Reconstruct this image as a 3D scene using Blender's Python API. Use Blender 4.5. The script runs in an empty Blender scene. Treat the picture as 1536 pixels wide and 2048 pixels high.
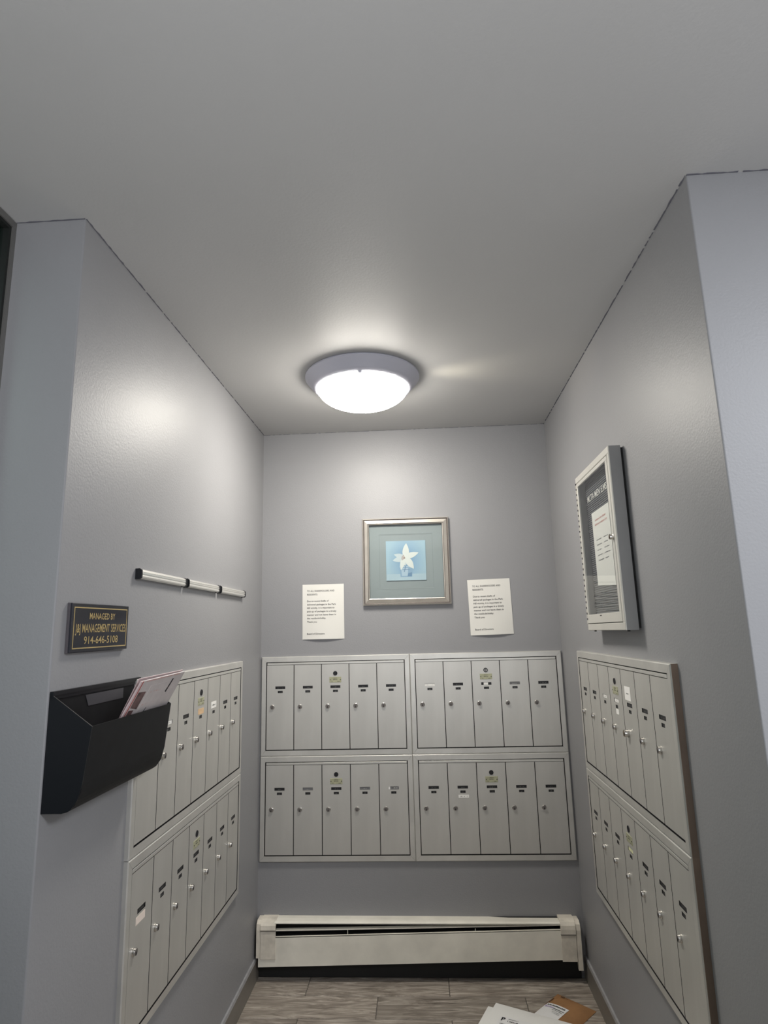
import bpy, math, random
from mathutils import Matrix, Vector
C = bpy.context.scene.collection
scene = bpy.context.scene
PI = math.pi

# ---------------------------------------------------------------- camera
F_PX = 1209.44
yaw, pit, rol = -0.05268, 0.19304, -0.02528
CAM = Vector((0.81554, -3.13851, 1.56636))
fw = Vector((math.sin(yaw)*math.cos(pit), math.cos(yaw)*math.cos(pit), math.sin(pit)))
rt = Vector((math.cos(yaw), -math.sin(yaw), 0)); up = rt.cross(fw)
Rr = rt*math.cos(rol)+up*math.sin(rol); Uu = -rt*math.sin(rol)+up*math.cos(rol)
cd = bpy.data.cameras.new('camera'); cam = bpy.data.objects.new('camera', cd); C.objects.link(cam)
cd.sensor_fit = 'HORIZONTAL'; cd.sensor_width = 36; cd.lens = F_PX/1536*36; cd.clip_start = 0.02
cam.matrix_world = Matrix(((Rr.x, Uu.x, -fw.x, CAM.x), (Rr.y, Uu.y, -fw.y, CAM.y), (Rr.z, Uu.z, -fw.z, CAM.z), (0, 0, 0, 1)))
scene.camera = cam

# ---------------------------------------------------------------- world, lights, exposure
w = bpy.data.worlds.new('world'); scene.world = w; w.use_nodes = True
w.node_tree.nodes['Background'].inputs[0].default_value = (0.55, 0.6, 0.7, 1)
w.node_tree.nodes['Background'].inputs[1].default_value = 0.03
vs = scene.view_settings
vs.view_transform = 'Standard'; vs.look = 'None'; vs.gamma = 1; vs.use_curve_mapping = False
vs.exposure = 0.33
LAMP = (0.61, -0.717)
LAMP_STRENGTH = 46.0
def area(name, loc, aim, sx, sy, power, col):
    l = bpy.data.lights.new(name, 'AREA'); l.shape = 'RECTANGLE'; l.size = sx; l.size_y = sy; l.energy = power; l.color = col
    o = bpy.data.objects.new(name, l); C.objects.link(o); o.location = loc
    o.rotation_euler = (Vector(aim)-Vector(loc)).to_track_quat('-Z', 'Y').to_euler()
    return o
area('lobby_light', (2.3, -3.4, 2.6), (2.3, -3.3, 0), 0.9, 0.6, 50, (0.92, 0.95, 1.0))
area('unseen_ceiling_fill', (1.0, -4.2, 1.3), (1.0, -3.9, 2.6), 1.6, 0.8, 45, (0.95, 0.97, 1.0))  # unseen fill added behind the camera to brighten the ceiling
area('vestibule_light', (-1.2, -2.4, 2.6), (-1.2, -2.4, 0), 0.5, 0.5, 10, (0.92, 1.0, 0.98))

# unseen spot added for light escaping between lamp pan and ceiling, on its right
sp = bpy.data.lights.new('pan_gap_leak', 'SPOT'); sp.energy = 2.0; sp.spot_size = math.radians(62); sp.spot_blend = 1.0; sp.shadow_soft_size = 0.05; sp.color = (1.0, 0.9, 0.68)
spo = bpy.data.objects.new('pan_gap_leak', sp); C.objects.link(spo); spo.location = (LAMP[0]+0.245, LAMP[1]-.01, 2.6324-0.075)
spo.rotation_euler = (Vector((1.16, -.74, 2.6324))-spo.location).to_track_quat('-Z', 'Y').to_euler()

# ---------------------------------------------------------------- materials
def srgb(r, g, b):
    f = lambda c: (c/255/12.92) if c/255 <= 0.04045 else ((c/255+0.055)/1.055)**2.4
    return (f(r), f(g), f(b), 1)
def mat(name, col, rough=0.5, metal=0.0, spec=0.5, bump=None, vary=None, emit=None):
    """bump=(scale, strength, distance, stretch); vary=(scale, amount, stretch) soft colour wear"""
    m = bpy.data.materials.new(name); m.use_nodes = True
    nt = m.node_tree; p = nt.nodes['Principled BSDF']
    if len(col) == 3: col = (*col, 1)
    p.inputs['Base Color'].default_value = col; p.inputs['Roughness'].default_value = rough
    p.inputs['Metallic'].default_value = metal; p.inputs['Specular IOR Level'].default_value = spec
    def noise(scale, stretch, detail=3):
        tc = nt.nodes.new('ShaderNodeTexCoord'); mp = nt.nodes.new('ShaderNodeMapping'); n = nt.nodes.new('ShaderNodeTexNoise')
        mp.inputs['Scale'].default_value = stretch; n.inputs['Scale'].default_value = scale; n.inputs['Detail'].default_value = detail
        nt.links.new(tc.outputs['Object'], mp.inputs[0]); nt.links.new(mp.outputs[0], n.inputs['Vector']); return n
    if bump:
        n = noise(bump[0], bump[3] if len(bump) > 3 else (1, 1, 1), 2); b = nt.nodes.new('ShaderNodeBump')
        b.inputs['Strength'].default_value = bump[1]; b.inputs['Distance'].default_value = bump[2]
        nt.links.new(n.outputs[0], b.inputs['Height']); nt.links.new(b.outputs[0], p.inputs['Normal'])
    if vary:
        n = noise(vary[0], vary[2] if len(vary) > 2 else (1, 1, 1), 5); r = nt.nodes.new('ShaderNodeValToRGB')
        a = vary[1]; r.color_ramp.elements[0].position = 0.3; r.color_ramp.elements[1].position = 0.7
        r.color_ramp.elements[0].color = tuple(c*(1-a) for c in col[:3])+(1,)
        r.color_ramp.elements[1].color = tuple(min(1, c*(1+a)) for c in col[:3])+(1,)
        nt.links.new(n.outputs[0], r.inputs[0]); nt.links.new(r.outputs[0], p.inputs['Base Color'])
    if emit:
        p.inputs['Emission Color'].default_value = emit[0]; p.inputs['Emission Strength'].default_value = emit[1]
    return m
M = {}
M['wall'] = mat('wall_paint', (0.274, 0.275, 0.286), 0.47, spec=0.48, bump=(160, 0.12, 0.004), vary=(1.7, 0.03))
M['ceiling'] = mat('ceiling_paint', (0.47, 0.468, 0.465), 0.5, spec=0.3, bump=(120, 0.08, 0.004), vary=(1.3, 0.03))
M['crack'] = mat('joint_line', (0.14, 0.14, 0.165), 0.8)
M['vest'] = mat('vestibule_paint', (0.28, 0.33, 0.32), 0.6, vary=(3, .06))
M['alu'] = mat('brushed_aluminium', (0.61, 0.60, 0.57), 0.45, metal=0.6, bump=(60, 0.05, 0.002, (6, 6, 0.25)), vary=(7, 0.07, (1.3, 1.3, 0.25)))
M['aluframe'] = mat('frame_aluminium', (0.64, 0.63, 0.60), 0.42, metal=0.62, vary=(9, 0.08))
M['brown'] = mat('worn_brown_edge', (0.16, 0.115, 0.085), 0.6, vary=(14, 0.25, (1, 1, .3)))
M['black'] = mat('black_gap', (0.006, 0.006, 0.006), 0.8)
M['card'] = mat('black_card_and_gap_shade', (0.010, 0.010, 0.012), 0.45)
M['cardgrey'] = mat('grey_card', (0.16, 0.16, 0.165), 0.5, vary=(60, .2))
M['white'] = mat('white_paper', (0.72, 0.71, 0.67), 0.6)
M['labelwhite'] = mat('label_white', (0.90, 0.89, 0.86), 0.6)
M['orange'] = mat('tan_paper', (0.68, 0.47, 0.28), 0.6, vary=(50, .15))
M['yellow'] = mat('yellow_paper', (0.80, 0.80, 0.52), 0.6)
M['pink'] = mat('pinkish_paper', (0.80, 0.70, 0.63), 0.6)
M['plate'] = mat('pale_green_plate', (0.40, 0.40, 0.27), 0.4, metal=0.1, vary=(80, .12))
M['ink'] = mat('ink', (0.015, 0.015, 0.02), 0.7)
M['inkgrey'] = mat('grey_ink', (0.18, 0.18, 0.19), 0.7)
M['inkfaint'] = mat('faint_print', (0.20, 0.20, 0.20), 0.6)
M['inkred'] = mat('red_ink', (0.66, 0.36, 0.33), 0.7)
M['inkpale'] = mat('pale_print', (0.42, 0.42, 0.42), 0.6)
M['chrome'] = mat('chrome', (0.62, 0.60, 0.57), 0.22, metal=1.0)
M['brass'] = mat('dull_brass', (0.35, 0.28, 0.2), 0.3, metal=1.0)
M['lockface'] = mat('lock_face', (0.17, 0.155, 0.15), 0.5, metal=0.3)
M['plastic'] = mat('black_plastic', (0.008, 0.009, 0.012), 0.42, spec=0.35)
M['plasticsheen'] = mat('charcoal_plastic', (0.009, 0.0095, 0.011), 0.55, spec=0.22, vary=(30, .15))
M['greytab'] = mat('grey_tab', (0.06, 0.06, 0.068), 0.4)
M['gold'] = mat('gold_lettering', (0.50, 0.38, 0.17), 0.45, metal=0.35)
M['plaque'] = mat('plaque_black', (0.010, 0.011, 0.018), 0.16, spec=0.6)
M['plaqueedge'] = mat('plaque_edge', (0.12, 0.11, 0.12), 0.35, metal=0.4)
M['rail'] = mat('rail_aluminium', (0.78, 0.77, 0.74), 0.32, metal=0.75)
M['railgroove'] = mat('rail_groove', (0.35, 0.34, 0.33), 0.4, metal=0.7)
M['silver'] = mat('silver_frame', (0.70, 0.66, 0.60), 0.34, metal=0.7, vary=(20, .05))
M['sight'] = mat('dark_sight_edge', (0.09, 0.075, 0.07), 0.45)
M['mat'] = mat('grey_green_mat', (0.25, 0.285, 0.29), 0.7, bump=(300, .1, .001))
M['matline'] = mat('mat_emboss_shade', (0.205, 0.235, 0.24), 0.7)
M['matlight'] = mat('mat_emboss_lit_edge', (0.29, 0.325, 0.33), 0.7)
M['case'] = mat('case_aluminium', (0.66, 0.645, 0.60), 0.38, metal=0.45, vary=(9, .04))
M['caseside'] = mat('case_side_shaded_aluminium', (0.27, 0.27, 0.27), 0.5, metal=0.3, vary=(9, .06))  # same aluminium as the face, darkened to put shade on the sides
M['felt'] = mat('letter_board_felt', (0.115, 0.12, 0.133), 0.85)
M['enamel'] = mat('cream_enamel', (0.80, 0.77, 0.68), 0.42, bump=(40, .06, .003), vary=(9, 0.09))
M['enamelworn'] = mat('worn_enamel', (0.70, 0.65, 0.56), 0.5, bump=(60, .15, .003), vary=(22, 0.16))
M['heatershade'] = mat('heater_inside_shade', (0.010, 0.010, 0.010), 0.7)
M['base'] = mat('taupe_baseboard', (0.175, 0.160, 0.140), 0.45, vary=(15, .12, (1, .2, 1)))
M['basetop'] = mat('baseboard_top_paint', (0.33, 0.33, 0.34), 0.5, vary=(30, .12))
M['grout'] = mat('grout', (0.10, 0.092, 0.082), 0.9)
M['kraft'] = mat('kraft_paper', (0.30, 0.155, 0.065), 0.6, bump=(45, .35, .004), vary=(12, .16))
M['kraftdark'] = mat('dark_kraft_tape', (0.15, 0.075, 0.035), 0.55)  # darker brown than the mailer, for the tape strip
M['poly'] = mat('white_mailer', (0.80, 0.80, 0.78), 0.45, bump=(25, .15, .004))
M['label'] = mat('shipping_label', (0.78, 0.78, 0.78), 0.4)
M['purple'] = mat('purple_marker', (0.42, 0.30, 0.60), 0.6)
M['env'] = mat('envelope_paper', (0.60, 0.55, 0.55), 0.55, vary=(30, .06))
M['envpink'] = mat('envelope_pink', (0.66, 0.52, 0.53), 0.55, vary=(30, .06))
M['envred'] = mat('envelope_red_band', (0.42, 0.035, 0.03), 0.5)
M['envdark'] = mat('envelope_print', (0.14, 0.08, 0.08), 0.5, vary=(60, .6))
M['pan'] = mat('lamp_pan', (0.50, 0.505, 0.58), 0.42, metal=0.15)
M['alupost'] = mat('storefront_aluminium', (0.22, 0.215, 0.205), 0.4, metal=0.5)
M['gasket'] = mat('gasket', (0.012, 0.014, 0.013), 0.6)
# lit bowl
M['bowl'] = mat('lit_glass_bowl', (0.9, 0.88, 0.8), 0.3, emit=((1.0, 0.95, 0.86, 1), LAMP_STRENGTH))
# clear glass
def glass(name, tint, refl_ior=1.5):
    m = bpy.data.materials.new(name); m.use_nodes = True; nt = m.node_tree
    for n in list(nt.nodes): nt.nodes.remove(n)
    out = nt.nodes.new('ShaderNodeOutputMaterial'); mix = nt.nodes.new('ShaderNodeMixShader')
    fr = nt.nodes.new('ShaderNodeFresnel'); fr.inputs['IOR'].default_value = refl_ior
    tr = nt.nodes.new('ShaderNodeBsdfTransparent'); tr.inputs[0].default_value = (*tint, 1)
    gl = nt.nodes.new('ShaderNodeBsdfGlossy'); gl.inputs['Roughness'].default_value = 0.0
    geo = nt.nodes.new('ShaderNodeNewGeometry'); mu = nt.nodes.new('ShaderNodeMath'); mu.operation = 'MULTIPLY'; inv = nt.nodes.new('ShaderNodeMath'); inv.operation = 'SUBTRACT'; inv.inputs[0].default_value = 1
    nt.links.new(geo.outputs['Backfacing'], inv.inputs[1]); nt.links.new(inv.outputs[0], mu.inputs[1]); nt.links.new(fr.outputs[0], mu.inputs[0]); nt.links.new(mu.outputs[0], mix.inputs[0]); nt.links.new(tr.outputs[0], mix.inputs[1]); nt.links.new(gl.outputs[0], mix.inputs[2])
    nt.links.new(mix.outputs[0], out.inputs[0]); return m
M['glass'] = glass('clear_glass', (0.97, 0.98, 0.98))
M['glassgreen'] = glass('storefront_glass', (0.75, 0.84, 0.81))
# wood-look floor plank: per-plank tone and grain offset
def plank_mat():
    m = bpy.data.materials.new('wood_look_tile'); m.use_nodes = True; nt = m.node_tree; p = nt.nodes['Principled BSDF']
    tc = nt.nodes.new('ShaderNodeTexCoord'); oi = nt.nodes.new('ShaderNodeObjectInfo')
    mul = nt.nodes.new('ShaderNodeMath'); mul.operation = 'MULTIPLY'; mul.inputs[1].default_value = 37
    cmb = nt.nodes.new('ShaderNodeCombineXYZ'); add = nt.nodes.new('ShaderNodeVectorMath'); add.operation = 'ADD'
    nt.links.new(oi.outputs['Random'], mul.inputs[0]); nt.links.new(mul.outputs[0], cmb.inputs[2])
    nt.links.new(tc.outputs['Object'], add.inputs[0]); nt.links.new(cmb.outputs[0], add.inputs[1])
    mp = nt.nodes.new('ShaderNodeMapping'); mp.inputs['Scale'].default_value = (3.2, 26, 1)
    nt.links.new(add.outputs[0], mp.inputs[0])
    n = nt.nodes.new('ShaderNodeTexNoise'); n.inputs['Scale'].default_value = 1.6; n.inputs['Detail'].default_value = 7; n.inputs['Distortion'].default_value = 1.3; n.inputs['Roughness'].default_value = 0.68
    nt.links.new(mp.outputs[0], n.inputs['Vector'])
    r = nt.nodes.new('ShaderNodeValToRGB'); e = r.color_ramp.elements
    e[0].position = 0.30; e[0].color = (0.105, 0.086, 0.07, 1); e[1].position = 0.72; e[1].color = (0.56, 0.505, 0.44, 1)
    k = e.new(0.5); k.color = (0.285, 0.248, 0.21, 1)
    nt.links.new(n.outputs[0], r.inputs[0])
    hs = nt.nodes.new('ShaderNodeHueSaturation'); mr = nt.nodes.new('ShaderNodeMapRange'); mr.inputs[3].default_value = 0.85; mr.inputs[4].default_value = 1.15
    nt.links.new(oi.outputs['Random'], mr.inputs[0]); nt.links.new(mr.outputs[0], hs.inputs['Value']); nt.links.new(r.outputs[0], hs.inputs['Color'])
    nt.links.new(hs.outputs[0], p.inputs['Base Color']); p.inputs['Roughness'].default_value = 0.5
    b = nt.nodes.new('ShaderNodeBump'); b.inputs['Strength'].default_value = 0.35; b.inputs['Distance'].default_value = 0.002
    nt.links.new(n.outputs[0], b.inputs['Height']); nt.links.new(b.outputs[0], p.inputs['Normal'])
    return m
M['plank'] = plank_mat()
# blue print ground of the picture: pale top left to deeper blue right (ink, not light)
def print_mat():
    m = bpy.data.materials.new('blue_print'); m.use_nodes = True; nt = m.node_tree; p = nt.nodes['Principled BSDF']
    tc = nt.nodes.new('ShaderNodeTexCoord'); mp = nt.nodes.new('ShaderNodeMapping'); mp.inputs['Location'].default_value = (-0.02, 0, -0.0)
    mp.inputs['Scale'].default_value = (1/.13, 1, 1/.19)
    g = nt.nodes.new('ShaderNodeTexGradient'); g.gradient_type = 'SPHERICAL'; r = nt.nodes.new('ShaderNodeValToRGB')
    nt.links.new(tc.outputs['Object'], mp.inputs[0]); nt.links.new(mp.outputs[0], g.inputs[0]); nt.links.new(g.outputs[0], r.inputs[0])
    e = r.color_ramp.elements; e[0].position = 0.25; e[0].color = (0.31, 0.44, 0.52, 1); e[1].position = 0.9; e[1].color = (0.18, 0.31, 0.46, 1)
    nt.links.new(r.outputs[0], p.inputs['Base Color']); p.inputs['Roughness'].default_value = 0.4
    return m
M['print'] = print_mat()
M['petal'] = mat('petal_print', (0.60, 0.63, 0.60), 0.5)
M['petal2'] = mat('petal_print_shaded', (0.48, 0.55, 0.57), 0.5)
M['stamen'] = mat('stamen_print', (0.42, 0.32, 0.28), 0.5)
M['vase'] = mat('vase_print', (0.22, 0.34, 0.46), 0.5)
M['vase2'] = mat('vase_print_dark', (0.13, 0.23, 0.35), 0.5)
M['vase3'] = mat('vase_print_pale', (0.36, 0.47, 0.56), 0.5)
M['printfloor'] = mat('table_print', (0.36, 0.47, 0.53), 0.5)

# ---------------------------------------------------------------- mesh helpers
class MB:
    def __init__(s): s.v = []; s.f = []; s.m = []
    def add(s, vs_, fs, mi=0):
        o = len(s.v); s.v += [tuple(v) for v in vs_]; s.f += [tuple(i+o for i in f) for f in fs]; s.m += [mi]*len(fs); return s
    def box(s, x0, x1, y0, y1, z0, z1, mi=0):
        return s.add([(x0,y0,z0),(x1,y0,z0),(x1,y1,z0),(x0,y1,z0),(x0,y0,z1),(x1,y0,z1),(x1,y1,z1),(x0,y1,z1)],
                     [(0,3,2,1),(4,5,6,7),(0,1,5,4),(1,2,6,5),(2,3,7,6),(3,0,4,7)], mi)
    def bbox(s, x0, x1, y0, y1, z0, z1, b, mi=0):
        """box whose front (-y) face is bevelled by b"""
        vs_ = [(x0,y1,z0),(x1,y1,z0),(x1,y1,z1),(x0,y1,z1),(x0,y0+b,z0),(x1,y0+b,z0),(x1,y0+b,z1),(x0,y0+b,z1),
              (x0+b,y0,z0+b),(x1-b,y0,z0+b),(x1-b,y0,z1-b),(x0+b,y0,z1-b)]
        return s.add(vs_, [(0,3,2,1),(0,1,5,4),(1,2,6,5),(2,3,7,6),(3,0,4,7),(4,5,9,8),(5,6,10,9),(6,7,11,10),(7,4,8,11),(8,9,10,11)], mi)
    def prism(s, poly, axis, a, b, mi=0):
        """poly in the other two axes (cyclic order kept), extruded along axis from a to b"""
        n = len(poly)
        def P(p, t):
            return {'x': (t, p[0], p[1]), 'y': (p[0], t, p[1]), 'z': (p[0], p[1], t)}[axis]
        vs_ = [P(p, a) for p in poly]+[P(p, b) for p in poly]
        fs = [tuple(range(n))[::-1], tuple(range(n, 2*n))]+[(i, (i+1) % n, (i+1) % n+n, i+n) for i in range(n)]
        return s.add(vs_, fs, mi)
    def disc_y(s, cx, cz, prof, n=20, mi=None, ymats=None):
        """lathe about the y axis: prof = [(r, y)]"""
        vs_ = []; fs = []; ms = []
        for r, y in prof:
            for i in range(n):
                a = 2*PI*i/n; vs_.append((cx+r*math.cos(a), y, cz+r*math.sin(a)))
        o = len(s.v); s.v += vs_
        for k in range(len(prof)-1):
            for i in range(n):
                j = (i+1) % n; s.f.append((o+k*n+i, o+k*n+j, o+(k+1)*n+j, o+(k+1)*n+i)); s.m.append(ymats[k] if ymats else (mi or 0))
        s.f.append(tuple(o+(len(prof)-1)*n+i for i in range(n))); s.m.append(ymats[-1] if ymats else (mi or 0))
        return s
    def lathe_z(s, cx, cy, prof, n=64, mi=0, cap=True):
        o = len(s.v)
        for r, z in prof:
            for i in range(n):
                a = 2*PI*i/n; s.v.append((cx+r*math.cos(a), cy+r*math.sin(a), z))
        for k in range(len(prof)-1):
            for i in range(n):
                j = (i+1) % n; s.f.append((o+k*n+i, o+k*n+j, o+(k+1)*n+j, o+(k+1)*n+i)); s.m.append(mi)
        if cap: s.f.append(tuple(o+(len(prof)-1)*n+i for i in range(n))); s.m.append(mi)
        return s
    def poly(s, pts, mi=0): return s.add(pts, [tuple(range(len(pts)))], mi)
    def slab(s, poly, y0, y1, mi=0): return s.prism(poly, 'y', y0, y1, mi)
    def map(s, fn): s.v = [tuple(fn(*v)) for v in s.v]; return s
    def join(s, o, mi=None):
        k = len(s.v); s.v += o.v; s.f += [tuple(i+k for i in f) for f in o.f]; s.m += [mi if mi is not None else q for q in o.m]; return s
    def mesh(s, name, mats, smooth=False):
        me = bpy.data.meshes.new(name); me.from_pydata(s.v, [], s.f)
        for q in mats: me.materials.append(M[q])
        for p, q in zip(me.polygons, s.m): p.material_index = q; p.use_smooth = smooth
        import bmesh
        bm = bmesh.new(); bm.from_mesh(me); bmesh.ops.recalc_face_normals(bm, faces=bm.faces); bm.to_mesh(me); bm.free()
        if smooth: 
            try: me.set_sharp_from_angle(angle=math.radians(35))
            except Exception: pass
        return me
    def build(s, name, mats, parent=None, smooth=False):
        if isinstance(mats, str): mats = [mats]
        o = bpy.data.objects.new(name, s.mesh(name, mats, smooth)); C.objects.link(o)
        if parent: o.parent = parent
        return o
def link(name, me, parent, loc=(0, 0, 0)):
    o = bpy.data.objects.new(name, me); C.objects.link(o); o.parent = parent; o.location = loc; return o
def tag(o, label, cat, group=None):
    o['label'] = label; o['category'] = cat
    if group: o['group'] = group
    return o
def thing(name, label, cat, loc=(0, 0, 0), rz=0, group=None):
    o = bpy.data.objects.new(name, None); C.objects.link(o); o.empty_display_size = 0.05
    o.location = loc; o.rotation_euler = (0, 0, rz); return tag(o, label, cat, group)
def struct(name, mb, mats, parent=None, smooth=False):
    o = mb.build(name, mats, parent, smooth)
    if not parent: o['kind'] = 'structure'
    return o
# flat lettering: returns an MB in the xz plane, left/top anchored at (0,0), cap height = size
def text(body, size, width=None, align='LEFT', res=2, bold=0.0, font_y=0.0):
    cu = bpy.data.curves.new('t', 'FONT'); cu.body = body; cu.size = 1; cu.resolution_u = res; cu.offset = bold
    ob = bpy.data.objects.new('t', cu); C.objects.link(ob)
    dg = bpy.context.evaluated_depsgraph_get(); me = bpy.data.meshes.new_from_object(ob.evaluated_get(dg))
    mb = MB(); vs_ = [v.co.copy() for v in me.vertices]
    if vs_:
        k = size/0.70; x0 = min(v.x for v in vs_); x1 = max(v.x for v in vs_)
        kx = k if not width else width/(x1-x0)
        off = {'LEFT': 0, 'CENTER': (x1-x0)*kx/2}[align]
        mb.v = [((v.x-x0)*kx-off, 0, v.y*k) for v in vs_]; mb.f = [tuple(p.vertices) for p in me.polygons]; mb.m = [0]*len(mb.f)
    bpy.data.objects.remove(ob); bpy.data.curves.remove(cu); bpy.data.meshes.remove(me)
    return mb
def shift(mb, x, y, z): return mb.map(lambda a, b, c: (a+x, b+y, c+z))
def scribble(mb, x0, x1, z, h, y, mi, rnd, dens=0.75):
    """illegible tiny print: short upright strokes in word clumps"""
    x = x0; st = h*0.28
    while x < x1:
        if rnd.random() < dens:
            hh = h*rnd.uniform(0.55, 1); mb.add([(x,y,z-h/2),(min(x+st,x1),y,z-h/2),(min(x+st,x1),y,z-h/2+hh),(x,y,z-h/2+hh)], [(0,1,2,3)], mi)
            if rnd.random() < .6: mb.add([(x,y,z-h*.1),(min(x+st*1.9,x1),y,z-h*.1),(min(x+st*1.9,x1),y,z+h*.12),(x,y,z+h*.12)], [(0,1,2,3)], mi)
        x += st*1.9

# ---------------------------------------------------------------- room shell
W, H = 1.5207, 2.6324
L1, L2 = 1.7895, 1.8125
DL, DR = -0.00614, -0.01106
XL, XR = DL*L1, W+DR*L2            # convex corner x
XG = -0.195                         # storefront plane
LY, LX = -5.0, 3.1                  # lobby extents
def rnd_corner(cx, cy, ax, ay, bx, by, r=0.004):   # bullnose: a and b are unit directions away from the corner
    pts = []
    for k in range(4):
        t = k/3*PI/2; pts.append((cx+ax*r*(1-math.sin(t))+bx*r*(1-math.cos(t)), cy+ay*r*(1-math.sin(t))+by*r*(1-math.cos(t))))
    return pts
struct('wall_back', MB().box(-0.3, W+0.3, 0, 0.12, 0, H), 'wall')
pl = [(0, 0)]+rnd_corner(XL, -L1, 0, 1, -1, 0)+[(XG, -L1), (XG, 0)]
struct('wall_left', MB().prism(pl[::-1], 'z', 0, H), 'wall', smooth=True)
prr = [(W, 0)]+rnd_corner(XR, -L2, 0, 1, 1, 0)+[(LX, -L2), (LX, 0)]
struct('wall_right', MB().prism(prr, 'z', 0, H).box(LX, LX+.1, LY, 0, 0, H), 'wall', smooth=True)
struct('wall_front', MB().box(-2.4, LX+.1, LY-.1, LY, 0, H), 'wall')
ceil_ = struct('ceiling', MB().box(-2.4, LX+.1, LY-.1, 0.12, H, H+0.1), 'ceiling')
# painted-over joint lines where walls meet the ceiling
def joint(n, a, b, seed, w_=0.0035):
    rnd = random.Random(seed); mb = MB(); a = Vector(a); b = Vector(b); d = (b-a); L = d.length; d.normalize(); nn = Vector((-d.y, d.x, 0))
    N = int(L/0.012); up_ = []; lo = []
    for i in range(N+1):
        p = a+d*(L*i/N); q = w_*rnd.uniform(0.25, 1.25)
        up_.append(p+nn*q*.5+nn*rnd.uniform(-.0008, .0008)); lo.append(p-nn*q*.5)
    for i in range(N):
        if rnd.random() < 0.12: continue
        mb.add([(*up_[i].xy, H-.0012), (*up_[i+1].xy, H-.0012), (*lo[i+1].xy, H-.0012), (*lo[i].xy, H-.0012),
                (*up_[i].xy, H+.001), (*up_[i+1].xy, H+.001), (*lo[i+1].xy, H+.001), (*lo[i].xy, H+.001)],
               [(0,1,2,3),(0,4,5,1),(2,6,7,3),(1,5,6,2),(3,7,4,0)])
    struct('trim_%d' % n, mb, 'crack')
joint(1, (0.001, -.002, 0), (W, -.002, 0), 1, .003)
joint(2, (0.002, 0, 0), (XL+.002, -L1, 0), 2, .004)
joint(3, (W-.002, 0, 0), (XR-.002, -L2, 0), 3, .005)
joint(4, (XG, -L1-.002, 0), (XL, -L1-.002, 0), 4, .004)
joint(5, (XR, -L2-.002, 0), (2.4, -L2-.002, 0), 5, .005)
# vestibule seen through the storefront glass
struct('wall_vestibule', MB().box(-2.4, XG, -0.7, -0.6, 0, H).box(-2.5, -2.4, LY, -.6, 0, H), 'vest')
# storefront window along the left of the lobby
win = struct('window_1', MB().box(XG-.045, XG, -L1-.013, -L1, 0, H-.002).box(XG-.045, XG, -3.30, -L1-.013, H-.020, H-.002)
             .box(XG-.045, XG, -3.30, -L1-.013, 0, .12).box(XG-.045, XG, -3.35, -3.30, 0, H-.002)
             .box(XG-.045, XG, -4.95, -3.35, H-.020, H-.002).box(XG-.045, XG, -4.95, -3.35, 0, .12).box(XG-.045, XG, LY, -4.95, 0, H-.002), 'alupost')
for (a, b) in ((-3.30, -L1-.013), (-4.95, -3.35)):
    g = MB().box(XG-.026, XG-.020, a, b, .12, H-.020); g.build('pane', 'glassgreen', win)
    q = .008; k = MB().box(XG-.034, XG-.004, a, a+q, .12, H-.020).box(XG-.034, XG-.004, b-q, b, .12, H-.020).box(XG-.034, XG-.004, a+q, b-q, .12, .12+q).box(XG-.034, XG-.004, a+q, b-q, H-.020-q, H-.020)
    k.build('gasket', 'gasket', win)

# floor with wood-look planks
fl = struct('floor', MB().box(-2.4, LX, LY, 0, -0.05, -0.003), 'grout')
PW, PL_, G = 0.160, 0.635, 0.0025
pm = MB().add([(0,0,-.003),(PL_-G,0,-.003),(PL_-G,PW-G,-.003),(0,PW-G,-.003),(.0015,.0015,0),(PL_-G-.0015,.0015,0),(PL_-G-.0015,PW-G-.0015,0),(.0015,PW-G-.0015,0)],
              [(4,5,6,7),(0,1,5,4),(1,2,6,5),(2,3,7,6),(3,0,4,7)]).mesh('plank', ['plank'])
def plank(x0, x1, y0, y1):
    if x1-x0 < 0.02: return
    if abs(x1-x0-PL_+G) < 1e-4 and abs(y1-y0-PW+G) < 1e-4:
        link('plank', pm, fl, (x0, y0, 0)); return
    a, b = x1-x0, y1-y0
    mb = MB().add([(0,0,-.003),(a,0,-.003),(a,b,-.003),(0,b,-.003),(.0015,.0015,0),(a-.0015,.0015,0),(a-.0015,b-.0015,0),(.0015,b-.0015,0)],
                  [(4,5,6,7),(0,1,5,4),(1,2,6,5),(2,3,7,6),(3,0,4,7)])
    link('plank', mb.mesh('plank', ['plank']), fl, (x0, y0, 0))
y = -0.150; row = 0
while y > LY:
    y1 = y+PW-G
    if row == 0: y0p, y1p = y, 0.0
    else: y0p, y1p = y, y1
    inside = y0p > -L2
    xa, xb = (0.0, W) if inside else (XG, LX)
    off = 0.258 if row % 2 == 0 else 0.580
    x = off-PL_*4
    while x < xb:
        a, b = max(x, xa), min(x+PL_-G, xb)
        if b > a: plank(a, b, y0p, y1p)
        x += PL_
    y -= PW; row += 1

# baseboards
def baseboard(name, ax, ay, bx, by, side):
    # side = +1: room lies to +x of the wall
    t = 0.013*side; mb = MB()
    for (z0, z1, tt, mi) in ((0.0, 0.082, t, 0), (0.082, 0.094, t*0.75, 1)):
        mb.add([(ax,ay,z0),(bx,by,z0),(bx+tt,by,z0),(ax+tt,ay,z0),(ax,ay,z1),(bx,by,z1),(bx+tt*.8,by,z1),(ax+tt*.8,ay,z1)],
               [(0,3,2,1),(4,5,6,7),(0,1,5,4),(1,2,6,5),(2,3,7,6),(3,0,4,7)], mi)
    struct(name, mb, ['base', 'basetop'])
baseboard('baseboard_left', 0, 0, XL, -L1, 1)
baseboard('baseboard_right', W, 0, XR, -L2, -1)

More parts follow.
